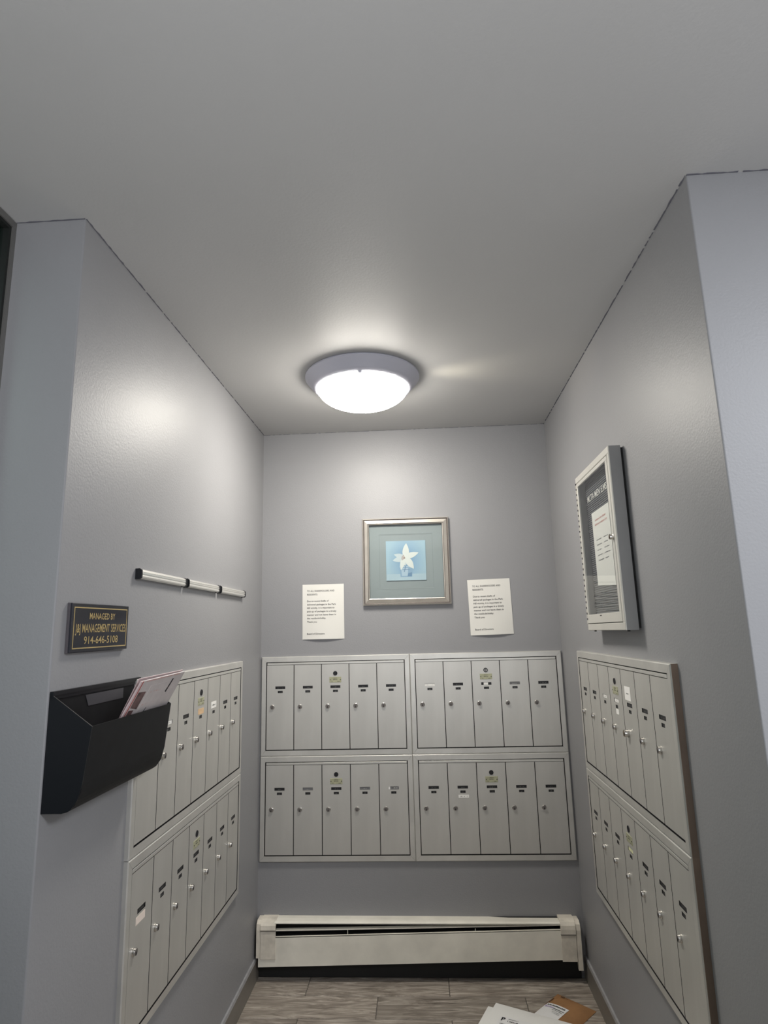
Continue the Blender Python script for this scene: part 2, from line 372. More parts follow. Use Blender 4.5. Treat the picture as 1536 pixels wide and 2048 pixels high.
# ---------------------------------------------------------------- ceiling lamp
t = thing('ceiling_light', 'round flush ceiling lamp with lit frosted glass bowl in a grey painted pan', 'lamp', (LAMP[0], LAMP[1], H))
MB().lathe_z(0, 0, [(.10, 0), (.236, 0), (.243, -.006), (.243, -.012), (.232, -.024), (.214, -.046), (.203, -.058), (.196, -.060), (.192, -.052)], 72, cap=False).build('pan', 'pan', t, True)
pr = []
for k in range(15):
    a = k/14*PI/2; pr.append((.192*math.cos(a)+1e-4, -.054-.083*math.sin(a)))
MB().lathe_z(0, 0, pr, 64).build('glass_bowl', 'bowl', t, True)
for a in (-88, 32, 152):
    c, s_ = math.cos(math.radians(a)), math.sin(math.radians(a))
    k = MB().lathe_z(c*.190, s_*.190, [(.002, -.050), (.009, -.052), (.011, -.060), (.008, -.067), (.002, -.070)], 14)
    k.build('clip', 'pan', t, True)

# ---------------------------------------------------------------- mailbox banks
P, MX, MV, UH = 0.1398, 0.0268, 0.0275, 0.4790
GAP = 0.0038; STRIP = 0.012; LIP = 0.0035
DW = P-GAP; DH = UH-2*MV-STRIP-2*LIP+.001
T = 0.0     # door local: x 0..DW, z 0..DH, front at y=0, back at y=.003
NS = (DW/2-.0250, DW/2+.0250); NZ = (DH-.110-.0065, DH-.110+.0065)   # name window
KS = (DW/2-.0125, DW/2+.0125); KZ = (DH-.1305-.0055, DH-.1305+.0055)  # number window
def holed(xs, zs, holes, th):
    mb = MB(); solid = {}
    for i in range(len(xs)-1):
        for j in range(len(zs)-1):
            cx, cz = (xs[i]+xs[i+1])/2, (zs[j]+zs[j+1])/2
            solid[i, j] = not any(h[0] < cx < h[1] and h[2] < cz < h[3] for h in holes)
    for (i, j), s_ in solid.items():
        if not s_: continue
        x0, x1, z0, z1 = xs[i], xs[i+1], zs[j], zs[j+1]
        mb.poly([(x0,0,z0),(x1,0,z0),(x1,0,z1),(x0,0,z1)])
        for (di, dj, q) in ((-1,0,[(x0,0,z0),(x0,0,z1),(x0,th,z1),(x0,th,z0)]),(1,0,[(x1,0,z0),(x1,th,z0),(x1,th,z1),(x1,0,z1)]),
                            (0,-1,[(x0,0,z0),(x0,th,z0),(x1,th,z0),(x1,0,z0)]),(0,1,[(x0,0,z1),(x1,0,z1),(x1,th,z1),(x0,th,z1)])):
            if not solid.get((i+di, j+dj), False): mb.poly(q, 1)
    return mb
xs = sorted({0, DW, *NS, *KS}); zs = sorted({0, DH, *NZ, *KZ})
door_me = holed(xs, zs, [(*NS, *NZ), (*KS, *KZ)], .004).mesh('door', ['alu', 'card'])  # near-black door edges put the depth shade of the gaps into colour
def lock_mb(r=.0105, pr_=.009):
    mb = MB(); mb.disc_y(0, 0, [(r*1.08, 0), (r*1.08, -.002), (r*.93, -.003), (r*.92, -pr_+.0015), (r*.86, -pr_), (r*.35, -pr_+.0006)], 18, ymats=[0,0,0,0,1,1])
    mb.box(-.0012, .0012, -pr_-.0004, -pr_+.001, -r*.55, r*.1, 2); mb.disc_y(0, -r*.45, [(r*.22, -pr_+.001), (r*.22, -pr_-.0004)], 8, mi=2)
    return mb
lock_me = lock_mb().mesh('lock', ['chrome', 'lockface', 'black'], True)
biglock_me = lock_mb(.0125, .015).mesh('lock', ['chrome', 'brass', 'black'], True)
def arrow_mb():
    mb = MB(); mb.disc_y(0, 0, [(.0108, 0), (.0108, -.0022), (.0085, -.0025), (.0080, -.001), (.006, -.001), (.0055, -.0018)], 20, ymats=[0,0,0,1,1,1])
    mb.box(-.001, .001, -.0024, -.001, -.004, .003, 0); return mb
arrow_me = arrow_mb().mesh('master_lock', ['ink', 'card'])
arrow2 = MB().disc_y(0, 0, [(.0108, 0), (.0108, -.0022), (.0072, -.0025), (.0070, -.001), (.005, -.001)], 20, ymats=[0,0,1,1,1]).box(-.001,.001,-.0024,-.001,-.005,.004,0)
arrow2_me = arrow2.mesh('master_lock', ['ink', 'inkpale'])
def plate_mb(seed):
    rnd = random.Random(seed); mb = MB().bbox(-.030, .030, -.0012, 0, -.0135, .0135, .0006, 0)
    y_ = -.0014
    scribble(mb, -.009, .010, .0078, .0030, y_, 1, rnd, .9); scribble(mb, -.0105, .0105, .0010, .0040, y_, 1, rnd, 1)
    scribble(mb, -.022, -.011, -.0088, .0026, y_, 1, rnd, .8); scribble(mb, .010, .022, -.0088, .0026, y_, 1, rnd, .8)
    for sx in (-.0255, .0255): mb.disc_y(sx, 0, [(.0022, -.0012), (.0020, -.0022)], 8, mi=1)
    return mb
plate_me = plate_mb(3).mesh('notice_plate', ['plate', 'ink'])
def card_mesh(w2, h2, kind, seed):
    rnd = random.Random(seed); mb = MB()
    base, ink = {'k': ('card', 'inkfaint'), 'g': ('cardgrey', 'inkpale'), 'w': ('labelwhite', 'ink'), 'o': ('orange', 'ink'), 'y': ('yellow', 'inkgrey'), 's': ('card', 'labelwhite'), 'x': ('cardgrey', 'labelwhite')}[kind]
    mb.box(-w2, w2, 0, .001, -h2, h2, 0); y_ = -.0004
    if kind == 's': mb.box(-.013, .009, -.0006, 0, -.006, .005, 1)
    elif kind == 'x': mb.box(-w2, -w2+.008, -.0006, 0, -h2, h2, 1); scribble(mb, -w2+.011, w2-.006, 0, h2*.7, y_, 1, rnd, .5)
    else:
        a = rnd.uniform(.3, .6)*w2; scribble(mb, -a, a, -h2*.2, h2*(.4 if kind in 'wyo' else rnd.uniform(.45, .65)), y_, 1, rnd, .35 if kind in 'wyo' else .55)
    return mb.mesh('name_card', [base, ink])
num_mes = [card_mesh(.0124, .0054, 'k', 100+i) for i in range(8)]
def bank(label, n, loc, rz, th, cards, extras=None, brown=False, a2=False, group=None):
    """cards: one letter per door; '-' means nothing seen. Arrow lock is on the middle door."""
    t_ = thing('mailbox_bank', label, 'mailboxes', loc, rz, group)
    uw = n*P+2*MX; e = .0004
    # mitred surround: four pieces, outer edge rolled back to the wall
    mb = MB(); f = -th; ch = .003
    def piece(A, B, c_, d_):   # A,B outer corners; c_,d_ inner corners (x,z)
        ax, az = A; bx, bz = B; cx, cz = c_; dx, dz = d_
        # bevel strip between outer edge and face
        def lerp(p, q, k): return (p[0]+(q[0]-p[0])*k, p[1]+(q[1]-p[1])*k)
        A2, B2 = lerp(A, d_, .11), lerp(B, c_, .11)
        vs_ = [(ax,0,az),(bx,0,bz),(bx,f+ch,bz),(ax,f+ch,az),(B2[0],f,B2[1]),(A2[0],f,A2[1]),(cx,f,cz),(dx,f,dz),(cx,f+.008,cz),(dx,f+.008,dz)]
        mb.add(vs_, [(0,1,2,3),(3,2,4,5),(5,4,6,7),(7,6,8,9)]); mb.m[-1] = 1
        mb.add([vs_[0], vs_[3], vs_[5], vs_[7], vs_[9]], [(0,1,2,3,4)]); mb.add([vs_[1], vs_[2], vs_[4], vs_[6], vs_[8]], [(4,3,2,1,0)])
    O = [(e, e), (uw-e, e), (uw-e, UH-e), (e, UH-e)]; I = [(MX-.0022, MV-.001), (uw-MX+.0022, MV-.001), (uw-MX+.0022, UH-MV+.001), (MX-.0022, UH-MV+.001)]
    g = .00035
    piece((O[0][0]+g,O[0][1]),(O[1][0]-g,O[1][1]),(I[1][0]-g,I[1][1]),(I[0][0]+g,I[0][1]))
    piece((O[1][0],O[1][1]+g),(O[2][0],O[2][1]-g),(I[2][0],I[2][1]-g),(I[1][0],I[1][1]+g))
    piece((O[2][0]-g,O[2][1]),(O[3][0]+g,O[3][1]),(I[3][0]+g,I[3][1]),(I[2][0]-g,I[2][1]))
    piece((O[3][0],O[3][1]-g),(O[0][0],O[0][1]+g),(I[0][0],I[0][1]+g),(I[3][0],I[3][1]-g))
    fr = mb.build('frame', ['aluframe', 'card'], t_)  # inner edges coloured near-black to stand for shade around the doors
    if brown:   # exposed side of the surround, toward the lobby
        MB().box(uw, uw+.0022, f+.0035, -.0002, 0, UH).build('side_edge', 'brown', t_)
    MB().box(.004, uw-.004, f+.009, -.0005, .004, UH-.004).build('back_panel', 'black', t_)
    y0 = f+.0015
    MB().bbox(MX+LIP*.7, uw-MX-LIP*.7, y0-.0008, y0+.005, UH-MV-LIP-STRIP+.0026, UH-MV-LIP+.0008, .0008).build('top_strip', 'aluframe', t_)
    mid = n//2
    for i in range(n):
        d = link('door', door_me, t_, (MX+i*P+GAP/2, y0, MV+LIP))
        c = cards[i]
        if c != '-':
            ncm = card_mesh(.0249, .0064, c, len(label)*31+i*7)
            link('name_card', ncm, d, ((NS[0]+NS[1])/2, .0016, (NZ[0]+NZ[1])/2))
            link('number_card', num_mes[(i*3+len(label)) % 8], d, ((KS[0]+KS[1])/2, .0016, (KZ[0]+KZ[1])/2))
        big = bool(extras) and extras.get(i) == 'big'
        link('lock', biglock_me if big else lock_me, d, (.0285, 0, DH-.203))
        if i == mid:
            link('master_lock', arrow2_me if a2 else arrow_me, d, (DW/2, 0, DH-.0450))
            link('notice_plate', plate_me, d, (DW/2, 0, DH-.0760))
        if extras:
            for (k, kind, x_, z_, w_, h_) in extras.get('stickers', []):
                if k != i: continue
                s_ = MB().box(-w_/2, w_/2, -.0006, 0, -h_/2, h_/2, 0)
                rnd = random.Random(i*5+int(w_*1e4))
                if kind[1] == 't': scribble(s_, -w_*.34, w_*.34, 0, h_*.28, -.0009, 1, rnd, .7)
                if kind[1] == 'p': scribble(s_, -w_*.2, w_*.2, 0, h_*.1, -.0009, 1, rnd, .8)
                so = s_.build('sticker', [{'w': 'labelwhite', 'p': 'pink', 'o': 'orange'}[kind[0]], 'ink'], d); so.location = (DW/2+x_, 0, DH-z_)
                so['label'] = 'small paper sticker on the door'
    return t_
UWB = 5*P+2*MX; xc = W/2; zt = 1.4467
gB = None
bank('five-door aluminium mailbox bank on the back wall, upper left of four, all name slots black', 5, (xc-UWB, 0, zt-UH), 0, .012, 'kkkkk')
bank('five-door aluminium mailbox bank on the back wall, upper right of four, first name slot white', 5, (xc, 0, zt-UH), 0, .012, 'wksgk', a2=True)
bank('five-door aluminium mailbox bank on the back wall, lower left of four, three grey name cards', 5, (xc-UWB, 0, zt-2*UH), 0, .012, 'kgkgx')
bank('five-door aluminium mailbox bank on the back wall, lower right, white name sticker on second door', 5, (xc, 0, zt-2*UH), 0, .012, 'kkkkk',
     extras={'stickers': [(1, 'wt', .003, .151, .050, .0135)]})
rzL = math.atan2(L1, -XL); rzR = math.atan2(-L2, XR-W)
def onL(y_, z_): return (DL*(-y_), y_, z_)
def onR(y_, z_): return (W+DR*(-y_), y_, z_)
UWS = 7*P+2*MX
yLn = -0.38382-7*P-MX; yRf = -0.41429+MX
bank('upper seven-door mailbox bank on the left wall, partly hidden by the file holder', 7, onL(yLn, 1.4458-UH), rzL, .014, 'kwkkkkk',
     extras={'stickers': [(4, 'wt', .0, .104, .056, .024), (3, 'on', .002, .111, .056, .020)]})
bank('lower seven-door mailbox bank on the left wall, pinkish sticker on its nearest door', 7, onL(yLn, 1.4458-2*UH), rzL, .014, 'kkkkkkk',
     extras={'stickers': [(0, 'pn', -.004, .133, .056, .020)]})
bank('upper seven-door mailbox bank on the right wall, square white sticker on one door', 7, onR(yRf, 1.4585-UH), rzR, .021, 'kkwwkkk', brown=True,
     extras={4: 'big', 'stickers': [(4, 'wp', -.010, .074, .056, .044), (3, 'wn', .004, .147, .030, .017)]})
bank('lower seven-door mailbox bank on the right wall, yellowish card on its middle door', 7, onR(yRf, 1.4585-2*UH), rzR, .021, 'kkkykkk', brown=True)

# ---------------------------------------------------------------- paper notices
NOTICE = [('TO ALL SHAREHOLDERS AND', .0, .150), ('RESIDENTS:', .018, .058), ('Due to recent thefts of', .052, .118), ('delivered packages in the Park', .0695, .158),
          ('Hill vicinity, it is important to', .087, .150), ('pick up of packages in a timely', .1045, .160), ('manner and not leave them in', .122, .158),
          ('the vestibule/lobby.', .1395, .104), ('Thank you', .1575, .054), ('Board of Directors', .2175, .096)]
def notice(label, x, z, rot, seed, flip=1):
    t_ = thing('notice', label, 'notice', (x, 0, z)); t_.rotation_euler = (0, rot, 0)
    w_, h_ = .2159, .2794
    def bulge(a, b, c):
        u = min(max(a/w_, 0), 1); v = min(max(-c/h_, 0), 1)
        return (a, b-.0015-.009*math.sin(PI*u)*v**2-.0015*math.sin(PI*v), c)
    mb = MB(); N = 10
    vs_ = [(w_*i/N, 0, -h_*j/N) for j in range(N+1) for i in range(N+1)]; k = len(vs_)
    vb = [(a, .0003, c) for a, b, c in vs_]
    fs = [(j*(N+1)+i, j*(N+1)+i+1, (j+1)*(N+1)+i+1, (j+1)*(N+1)+i) for j in range(N) for i in range(N)]
    mb.add(vs_+vb, fs+[tuple(q+k for q in f) for f in fs]); mb.map(bulge); mb.build('sheet', 'white', t_, True)
    for nm, rows in (('heading', NOTICE[:2]), ('body_text', NOTICE[2:9]), ('signature', NOTICE[9:])):
        tx = MB()
        for s_, dz, wd in rows:
            q = text(s_, .0088, wd*.95, bold=.008); shift(q, .024, -.0006, -.038-dz); tx.join(q)
        tx.map(bulge); tx.build(nm, 'ink', t_)
    return t_
notice('white printed notice taped to the back wall left of the framed picture', .2155, 1.809, 0.0, 1)
notice('white printed notice taped slightly askew on the back wall right of the framed picture', 1.0685, 1.8085, -.018, 2)

# ---------------------------------------------------------------- framed picture
t = thing('framed_picture', 'silver framed picture of a white lily in a glass on blue, on the back wall', 'picture', (.759, 0, 1.9165)); t.rotation_euler = (0, .004, 0)
HW = .2255
def ring(h0, h1, y0, y1, mi, mb):   # square ring, half-size h0 -> h1, depth y0 -> y1 (sloped)
    c = [(-1,-1),(1,-1),(1,1),(-1,1)]
    for i in range(4):
        a, b = c[i], c[(i+1) % 4]
        mb.add([(a[0]*h0,y0,a[1]*h0),(b[0]*h0,y0,b[1]*h0),(b[0]*h1,y1,b[1]*h1),(a[0]*h1,y1,a[1]*h1)], [(0,1,2,3)], mi)
mb = MB(); ring(HW, HW, 0, -.016, 0, mb); ring(HW, HW-.006, -.016, -.024, 0, mb); ring(HW-.006, HW-.011, -.024, -.019, 1, mb)
ring(HW-.011, HW-.028, -.019, -.026, 0, mb); ring(HW-.028, HW-.0305, -.026, -.022, 1, mb); ring(HW-.0305, HW-.034, -.022, -.020, 0, mb); ring(HW-.034, HW-.0355, -.020, -.008, 1, mb)
mb.build('frame', ['silver', 'sight'], t)
MB().box(-.195, .195, -.006, -.001, -.195, .195).build('mat_board', 'mat', t)
mb = MB(); ring(.1395, .1375, -.0063, -.0063, 0, mb); mb.box(-.14, .14, -.0066, -.006, .1385, .1435, 0); mb.box(-.14, .14, -.0066, -.006, -.1425, -.1385, 1)  # emboss light and shade put in colour: darker line, pale lower bar
mb.build('embossed_line', ['matline', 'matlight'], t)
px, pz = -.0008, .0025; hp = .103
a = MB().box(-hp, hp, -.010, -.006, -hp, hp); pn = a.build('print', 'print', t); pn.location = (px, 0, pz)
lily = MB()
def petal(cx, cz, ang, L, wd, mi, bend=0.0, y_=-.0105):
    pts = []; N = 9
    for sgn in (1, -1):
        rng = range(N+1) if sgn == 1 else range(N-1, 0, -1)
        for k in rng:
            u = k/N; ww = wd*math.sin(PI*u**.8)**.85*(1 if u < .98 else .6); b = bend*u*u*L
            lx, lz = u*L, sgn*ww+b
            pts.append((cx+lx*math.cos(ang)-lz*math.sin(ang), y_, cz+lx*math.sin(ang)+lz*math.cos(ang)))
    lily.poly(pts, mi)
lily.box(-hp, hp, -.0102, -.0100, -hp, -.070, 6)
# glass with stem
lily.slab([(-.030,-.085),(.030,-.085),(.034,-.030),(-.034,-.030)], -.0103, -.0100, 3); lily.slab([(-.023,-.080),(.008,-.080),(.010,-.040),(-.026,-.040)], -.0104, -.0100, 5)
lily.slab([(-.034,-.034),(.034,-.034),(.035,-.030),(-.035,-.030)], -.0105, -.01, 5); lily.slab([(-.012,-.06),(-.008,-.06),(.002,-.020),(-.002,-.020)], -.0106, -.01, 4)
lily.slab([(-.020,-.050),(.020,-.048),(.020,-.045),(-.020,-.047)], -.0106, -.01, 4); lily.slab([(.006,-.083),(.028,-.083),(.030,-.062),(.010,-.066)], -.0106, -.01, 4)
c0 = (-.004, .012)
for (ang, L, wd, mi, bd, yy) in ((155, .062, .013, 1, .1, -.0106), (30, .075, .015, 0, -.15, -.0107), (82, .078, .017, 0, .05, -.0108), (190, .066, .015, 1, .0, -.0109),
                                 (235, .064, .013, 0, .25, -.0110), (318, .070, .017, 0, -.18, -.0111), (270, .040, .012, 1, 0, -.0109)):
    petal(c0[0], c0[1], math.radians(ang), L, wd, mi, bd, yy)
for q in range(5):
    an = math.radians(120+q*22); L = .017
    lily.slab([(c0[0]+.0012*math.sin(an), c0[1]-.0012*math.cos(an)), (c0[0]+L*math.cos(an)+.0012*math.sin(an), c0[1]+L*math.sin(an)-.0012*math.cos(an)),
               (c0[0]+L*math.cos(an)-.0012*math.sin(an), c0[1]+L*math.sin(an)+.0012*math.cos(an)), (c0[0]-.0012*math.sin(an), c0[1]+.0012*math.cos(an))], -.0116, -.0113, 2)
    lily.disc_y(c0[0]+L*math.cos(an), c0[1]+L*math.sin(an), [(.0026, -.0114), (.0026, -.0117)], 8, mi=2)
ly = lily.build('lily_print', ['petal', 'petal2', 'stamen', 'vase', 'vase2', 'vase3', 'printfloor'], pn)
MB().box(-.191, .191, -.0155, -.0140, -.191, .191).build('glass', 'glass', t)

# ---------------------------------------------------------------- enclosed letter board on the right wall
def local(name, label, cat, base, rz, tilt=0):
    t_ = thing(name, label, cat, base, rz); t_.rotation_mode = 'XYZ'
    t_.matrix_world = Matrix.Translation(base) @ Matrix.Rotation(rz, 4, 'Z') @ Matrix.Rotation(tilt, 4, 'Y'); return t_
BW, BH, BD = .445, .600, .050
t = local('letter_board_case', 'slim aluminium enclosed letter board with locked glass door on the right wall', 'notice board', onR(-.7335, 1.546), rzR, -0.004)
# back body (dark gap), side walls
MB().box(.006, BW-.006, -.010, -.0005, .006, BH-.006).build('back_spacer', 'black', t)
mb = MB(); e = .0012
mb.box(0, BW, -BD+.004, -.009, 0, .010).box(0, BW, -BD+.004, -.009, BH-.010, BH).box(0, .010, -BD+.004, -.009, .010, BH-.010).box(BW-.010, BW, -BD+.004, -.009, .010, BH-.010)
mb.box(.010, BW-.010, -.013, -.009, .010, BH-.010)
mb.build('case_body', 'caseside', t)
fr_ = MB(); f0 = .024
for (x0, x1, z0, z1) in ((0, BW, 0, f0), (0, BW, BH-f0, BH), (0, .006, f0, BH-f0), (BW-.020, BW, f0, BH-f0)):
    fr_.bbox(x0, x1, -BD, -BD+.0039, z0, z1, .0015)
fr_.build('face_frame', 'case', t)
dx0, dx1, dz0, dz1 = .0085, BW-.0235, f0+.0025, BH-f0-.0025
dr = MB()
st = .022
dr.bbox(dx0, dx1, -BD-.0005, -BD+.006, dz0, dz0+.032, .001).bbox(dx0, dx1, -BD-.0005, -BD+.006, dz1-.014, dz1, .001)
dr.bbox(dx0, dx0+.016, -BD-.0005, -BD+.006, dz0+.032, dz1-.014, .001).bbox(dx1-st, dx1, -BD-.0005, -BD+.006, dz0+.032, dz1-.014, .001)
d = dr.build('door', 'case', t)
MB().box(dx0+.012, dx1-st+.004, -BD+.0010, -BD+.0022, dz0+.028, dz1-.010).build('glass', 'glass', d)
lk = lock_mb(.0095, .012).build('lock', ['chrome', 'brass', 'black'], d, True); lk.location = (dx1-.010, -BD-.0005, .300)
mb = MB().box(dx0+.17, dx0+.19, -BD-.0012, -BD, dz0+.024, dz0+.027); mb.build('catch', 'black', d)
hg = MB()
for k in range(26):
    z0 = f0+k*(BH-2*f0)/26
    hg.box(.0045, .0085, -BD-.003, -BD+.001, z0+.0015, z0+.0150, 0); hg.box(.005, .008, -BD-.002, -BD+.001, z0+.0150, z0+.0230, 1)
hg.build('piano_hinge', ['case', 'black'], t)
for (x_, z_) in ((.03, -.004), (BW-.03, -.004), (BW-.05, BH), (BW-.02, BH)):
    MB().box(x_-.004, x_+.004, -.035, -.028, z_, z_+.004).build('screw', 'black', t)
# grooved felt
fb = MB().box(.012, BW-.012, -.015, -.0132, .012, BH-.012)
k = 0; z_ = .02
while z_ < BH-.02:
    fb.prism([(-.015, z_), (-.0185, z_+.0012), (-.0185, z_+.0048), (-.015, z_+.006)], 'x', .014, BW-.014); z_ += .0078
fb.build('felt_board', 'felt', t)
cs = text('MLTA MEN E.MS', .024, .255, bold=.01); shift(cs, .040, -.0195, .490)
cs.build('letters', 'white', t)
MB().slab([(.088,.165),(.305,.150),(.305,.438),(.088,.438)], -.0225, -.0215).build('paper_sheet', 'white', t)
tx = MB()
rr = random.Random(9)
scribble(tx, .128, .262, .405, .0085, -.0229, 0, rr, .9); scribble(tx, .122, .272, .388, .0085, -.0229, 0, rr, .9)
for q in range(5):
    scribble(tx, .125, .125+rr.uniform(.045, .07), .330-q*.019, .0045, -.0229, 1, rr, .95); scribble(tx, .215, .215+rr.uniform(.035, .065), .330-q*.019, .0045, -.0229, 1, rr, .95)
tx.build('printing', ['inkred', 'inkgrey'], t)

# ---------------------------------------------------------------- note rails on the left wall
for (a, b, lab) in ((-1.412, -1.063, 'aluminium note rail nearest the lobby, with black end caps, on the left wall'), (-1.046, -.712, 'middle one of three aluminium note rails on the left wall'),
                    (-.695, -.353, 'aluminium note rail farthest in, nearest the back wall corner, on the left wall')):
    L = b-a; t = local('note_rail', lab, 'rail', onL(a, 1.7465), rzL); t['group'] = 'aluminium note rails in a line'
    D = .018; hh = .0145
    # curved profile in (y,z)
    prof = [(-.001, -hh+.002), (-.012, -hh), (-D+.001, -hh+.004), (-D, -hh+.008), (-D+.0015, -.003), (-D+.0015, -.001), (-D, 0), (-D, .0035), (-D+.0015, .004), (-D+.0015, .006), (-D, .007), (-D+.003, hh-.002), (-.011, hh), (-.001, hh)]
    MB().prism(prof, 'x', .006, L-.006).build('rail_body', 'rail', t)
    for x0, x1 in ((0, .0065), (L-.0065, L)):
        pc = [(0, -hh-.001), (-.013, -hh-.0015), (-D-.001, -hh+.003), (-D-.0018, 0), (-D-.001, hh-.003), (-.013, hh+.0015), (0, hh+.001)]
        MB().prism(pc, 'x', x0, x1).build('end_cap', 'plastic', t)

# ---------------------------------------------------------------- plaque
yP = -1.741; PWD, PHT, PT = .277, .116, .0125
t = local('plaque', 'small black wall plaque with gold border and gold lettering, above the file holder', 'sign', onL(yP, 1.532), rzL, -.006)
MB().box(0, PWD, -PT+.005, -.0005, 0, PHT).box(-.001, PWD+.001, -PT+.009, -PT+.011, -.001, PHT+.001).build('backing_board', 'plaqueedge', t)
MB().bbox(0, PWD, -PT, -PT+.005, 0, PHT, .0012).build('face_plate', 'plaque', t)
mb = MB(); yb = -PT-.0003; m0, m1 = .0085, .0112
mb.box(m0, PWD-m0, yb, yb+.0002, m0, m1).box(m0, PWD-m0, yb, yb+.0002, PHT-m1, PHT-m0).box(m0, m1, yb, yb+.0002, m1, PHT-m1).box(PWD-m1, PWD-m0, yb, yb+.0002, m1, PHT-m1)
mb.build('gold_border', 'gold', t)
tx = MB()
for (s_, sz, wd, z_) in (('MANAGED BY', .0155, .125, .079), ('J&J MANAGEMENT SERVICES', .0205, .245, .0470), ('914-646-5108', .0180, .165, .0195)):
    q = text(s_, sz, wd, 'CENTER', 3, bold=.008); shift(q, PWD/2+.001, yb-.0001, z_); tx.join(q)
tx.build('lettering', 'gold', t)

# ---------------------------------------------------------------- black file holder with mail
HL = .425
t = local('wall_file_holder', 'black plastic wall pocket for mail on the left wall at the corner', 'file holder', onL(-1.785, 1.197), rzL)
# profile in (depth outward, z)
PR = [(0, 0), (.047, 0), (.066, .008), (.079, .026), (.088, .060), (.102, .178)]
def side_poly(): return [(-q[0], q[1]) for q in PR]+[(0, .250)]
for x0 in (0, HL-.003):
    MB().prism(side_poly(), 'x', x0, x0+.003).build('side_panel', 'plastic', t)
# curved shell (bottom + front)
mb = MB(); th = .003
pp = [(0, 0), (.047, 0), (.057, .0025), (.066, .008), (.073, .016), (.079, .026), (.084, .041), (.088, .060), (.095, .118), (.102, .178)]
outer = [(-a_, b_) for a_, b_ in pp]; inner = [(-(a_-th), b_+(th if i < 4 else .001)) for i, (a_, b_) in enumerate(pp)]; inner[0] = (0, th); inner[-1] = (-(.102-th), .178)
for i in range(len(pp)-1):
    mb.prism([outer[i], outer[i+1], inner[i+1], inner[i]], 'x', .003, HL-.003)
mb.build('front_shell', 'plasticsheen', t)
MB().box(.003, HL-.003, -.004, -.0005, 0, .244).build('back_plate', 'plasticsheen', t)
MB().box(0, HL, -.009, -.0005, .244, .253).box(0, HL, -.0065, -.0005, .236, .244).build('top_rail', 'plastic', t)
MB().slab([(.155, .205), (.33, .205), (.33, .232), (.14, .232)], -.0052, -.0042).build('card_tab', 'greytab', t)

# envelopes standing in the pocket, leaning out over its lip: built in their own frame (x = along, z = up the sheet)
def envelope(label, pb, pt_, w_, h_, th_, mats, deco):
    pb = Vector(pb); pt_ = Vector(pt_)
    zx = (pt_-pb).normalized(); xx = Vector((.035, 1.0, .05)).normalized(); yy = zx.cross(xx)
    o = thing('envelope', label, 'mail', (0, 0, 0), 0, 'letters in the black file holder')
    base = pt_-zx*h_
    o.matrix_world = Matrix(((xx.x, yy.x, zx.x, base.x), (xx.y, yy.y, zx.y, base.y), (xx.z, yy.z, zx.z, base.z), (0, 0, 0, 1)))
    return o
e1 = envelope('pink and white printed envelope with red edge leaning out of the black file holder', (.068, -1.622, 1.358), (.126, -1.624, 1.456), .268, .16, .004, None, None)
Wd, He = .262, .16
# front of the sheet faces -y local (toward the room is outward): decide by building slab centred on y
MB().bbox(0, Wd, -.003, 0, 0, He, .001).build('envelope_body', 'env', e1)
MB().box(-.001, .008, -.0034, .0004, 0, He).build('edge_flap', 'envpink', e1)
MB().box(.008, .0125, -.0036, -.0029, 0, He).build('red_band', 'envred', e1)
tx = MB(); y_ = -.0033
tx.slab([(.018,.085),(.060,.075),(.060,.125),(.018,.128)], y_, y_+.0003, 0)
tx.slab([(.018,.055),(.045,.055),(.045,.075),(.018,.078)], y_, y_+.0003, 0)
tx.slab([(.072,.060),(.200,.060),(.200,.140),(.072,.140)], y_-.0001, y_+.0003, 3)
tx.slab([(.186,.108),(.196,.104),(.202,.146),(.194,.146)], y_-.0003, y_, 2)
tx.slab([(.105,.050),(.110,.050),(.118,.072),(.114,.072)], y_-.0003, y_, 2)
rr = random.Random(4)
scribble(tx, .03, .23, .158, .005, y_, 1, rr, .9); scribble(tx, .09, .20, .120, .005, y_-.0003, 1, rr, .25); scribble(tx, .07, .15, .085, .005, y_-.0003, 1, rr, .3)
tx.build('printing', ['envdark', 'inkred', 'ink', 'env'], e1)
e2 = envelope('second pale pink letter close behind the red-edged envelope in the black file holder', (.062, -1.614, 1.358), (.118, -1.614, 1.461), .268, .16, .004, None, None)
MB().bbox(0, .264, -.0015, 0, 0, .160, .0006).build('envelope_body', 'envpink', e2)
fl_ = MB().add([(.255, 0, .157), (.282, -.001, .142), (.262, -.004, .130), (.282, .001, .141)], [(0, 1, 2), (0, 3, 2), (0, 1, 3), (1, 2, 3)]); fl_.build('bent_corner', 'env', e2)

# ---------------------------------------------------------------- baseboard heater
t = thing('baseboard_heater', 'cream enamelled baseboard heater with sagging front panel along the foot of the back wall', 'heater', (0, 0, 0))
D = .065
X0, X1 = .102, 1.404
def rise(a, b, x): return a+(b-a)*(x-X0)/(X1-X0)
def bar(z0l, z1l, z0r, z1r, y0, y1, xa=X0, xb=X1, mi=0, mb=None):
    mb = mb or MB()
    return mb.add([(xa,y0,z0l),(xb,y0,z0r),(xb,y1,z0r),(xa,y1,z0l),(xa,y0,z1l),(xb,y0,z1r),(xb,y1,z1r),(xa,y1,z1l)],
                  [(0,3,2,1),(4,5,6,7),(0,1,5,4),(1,2,6,5),(2,3,7,6),(3,0,4,7)], mi)
MB().box(.014, 1.492, -.012, -.001, .003, .250).box(.03, 1.48, -.045, -.012, .120, .150).build('back_panel', 'heatershade', t)  # near-black sheet stands in for the shaded wall and heater interior
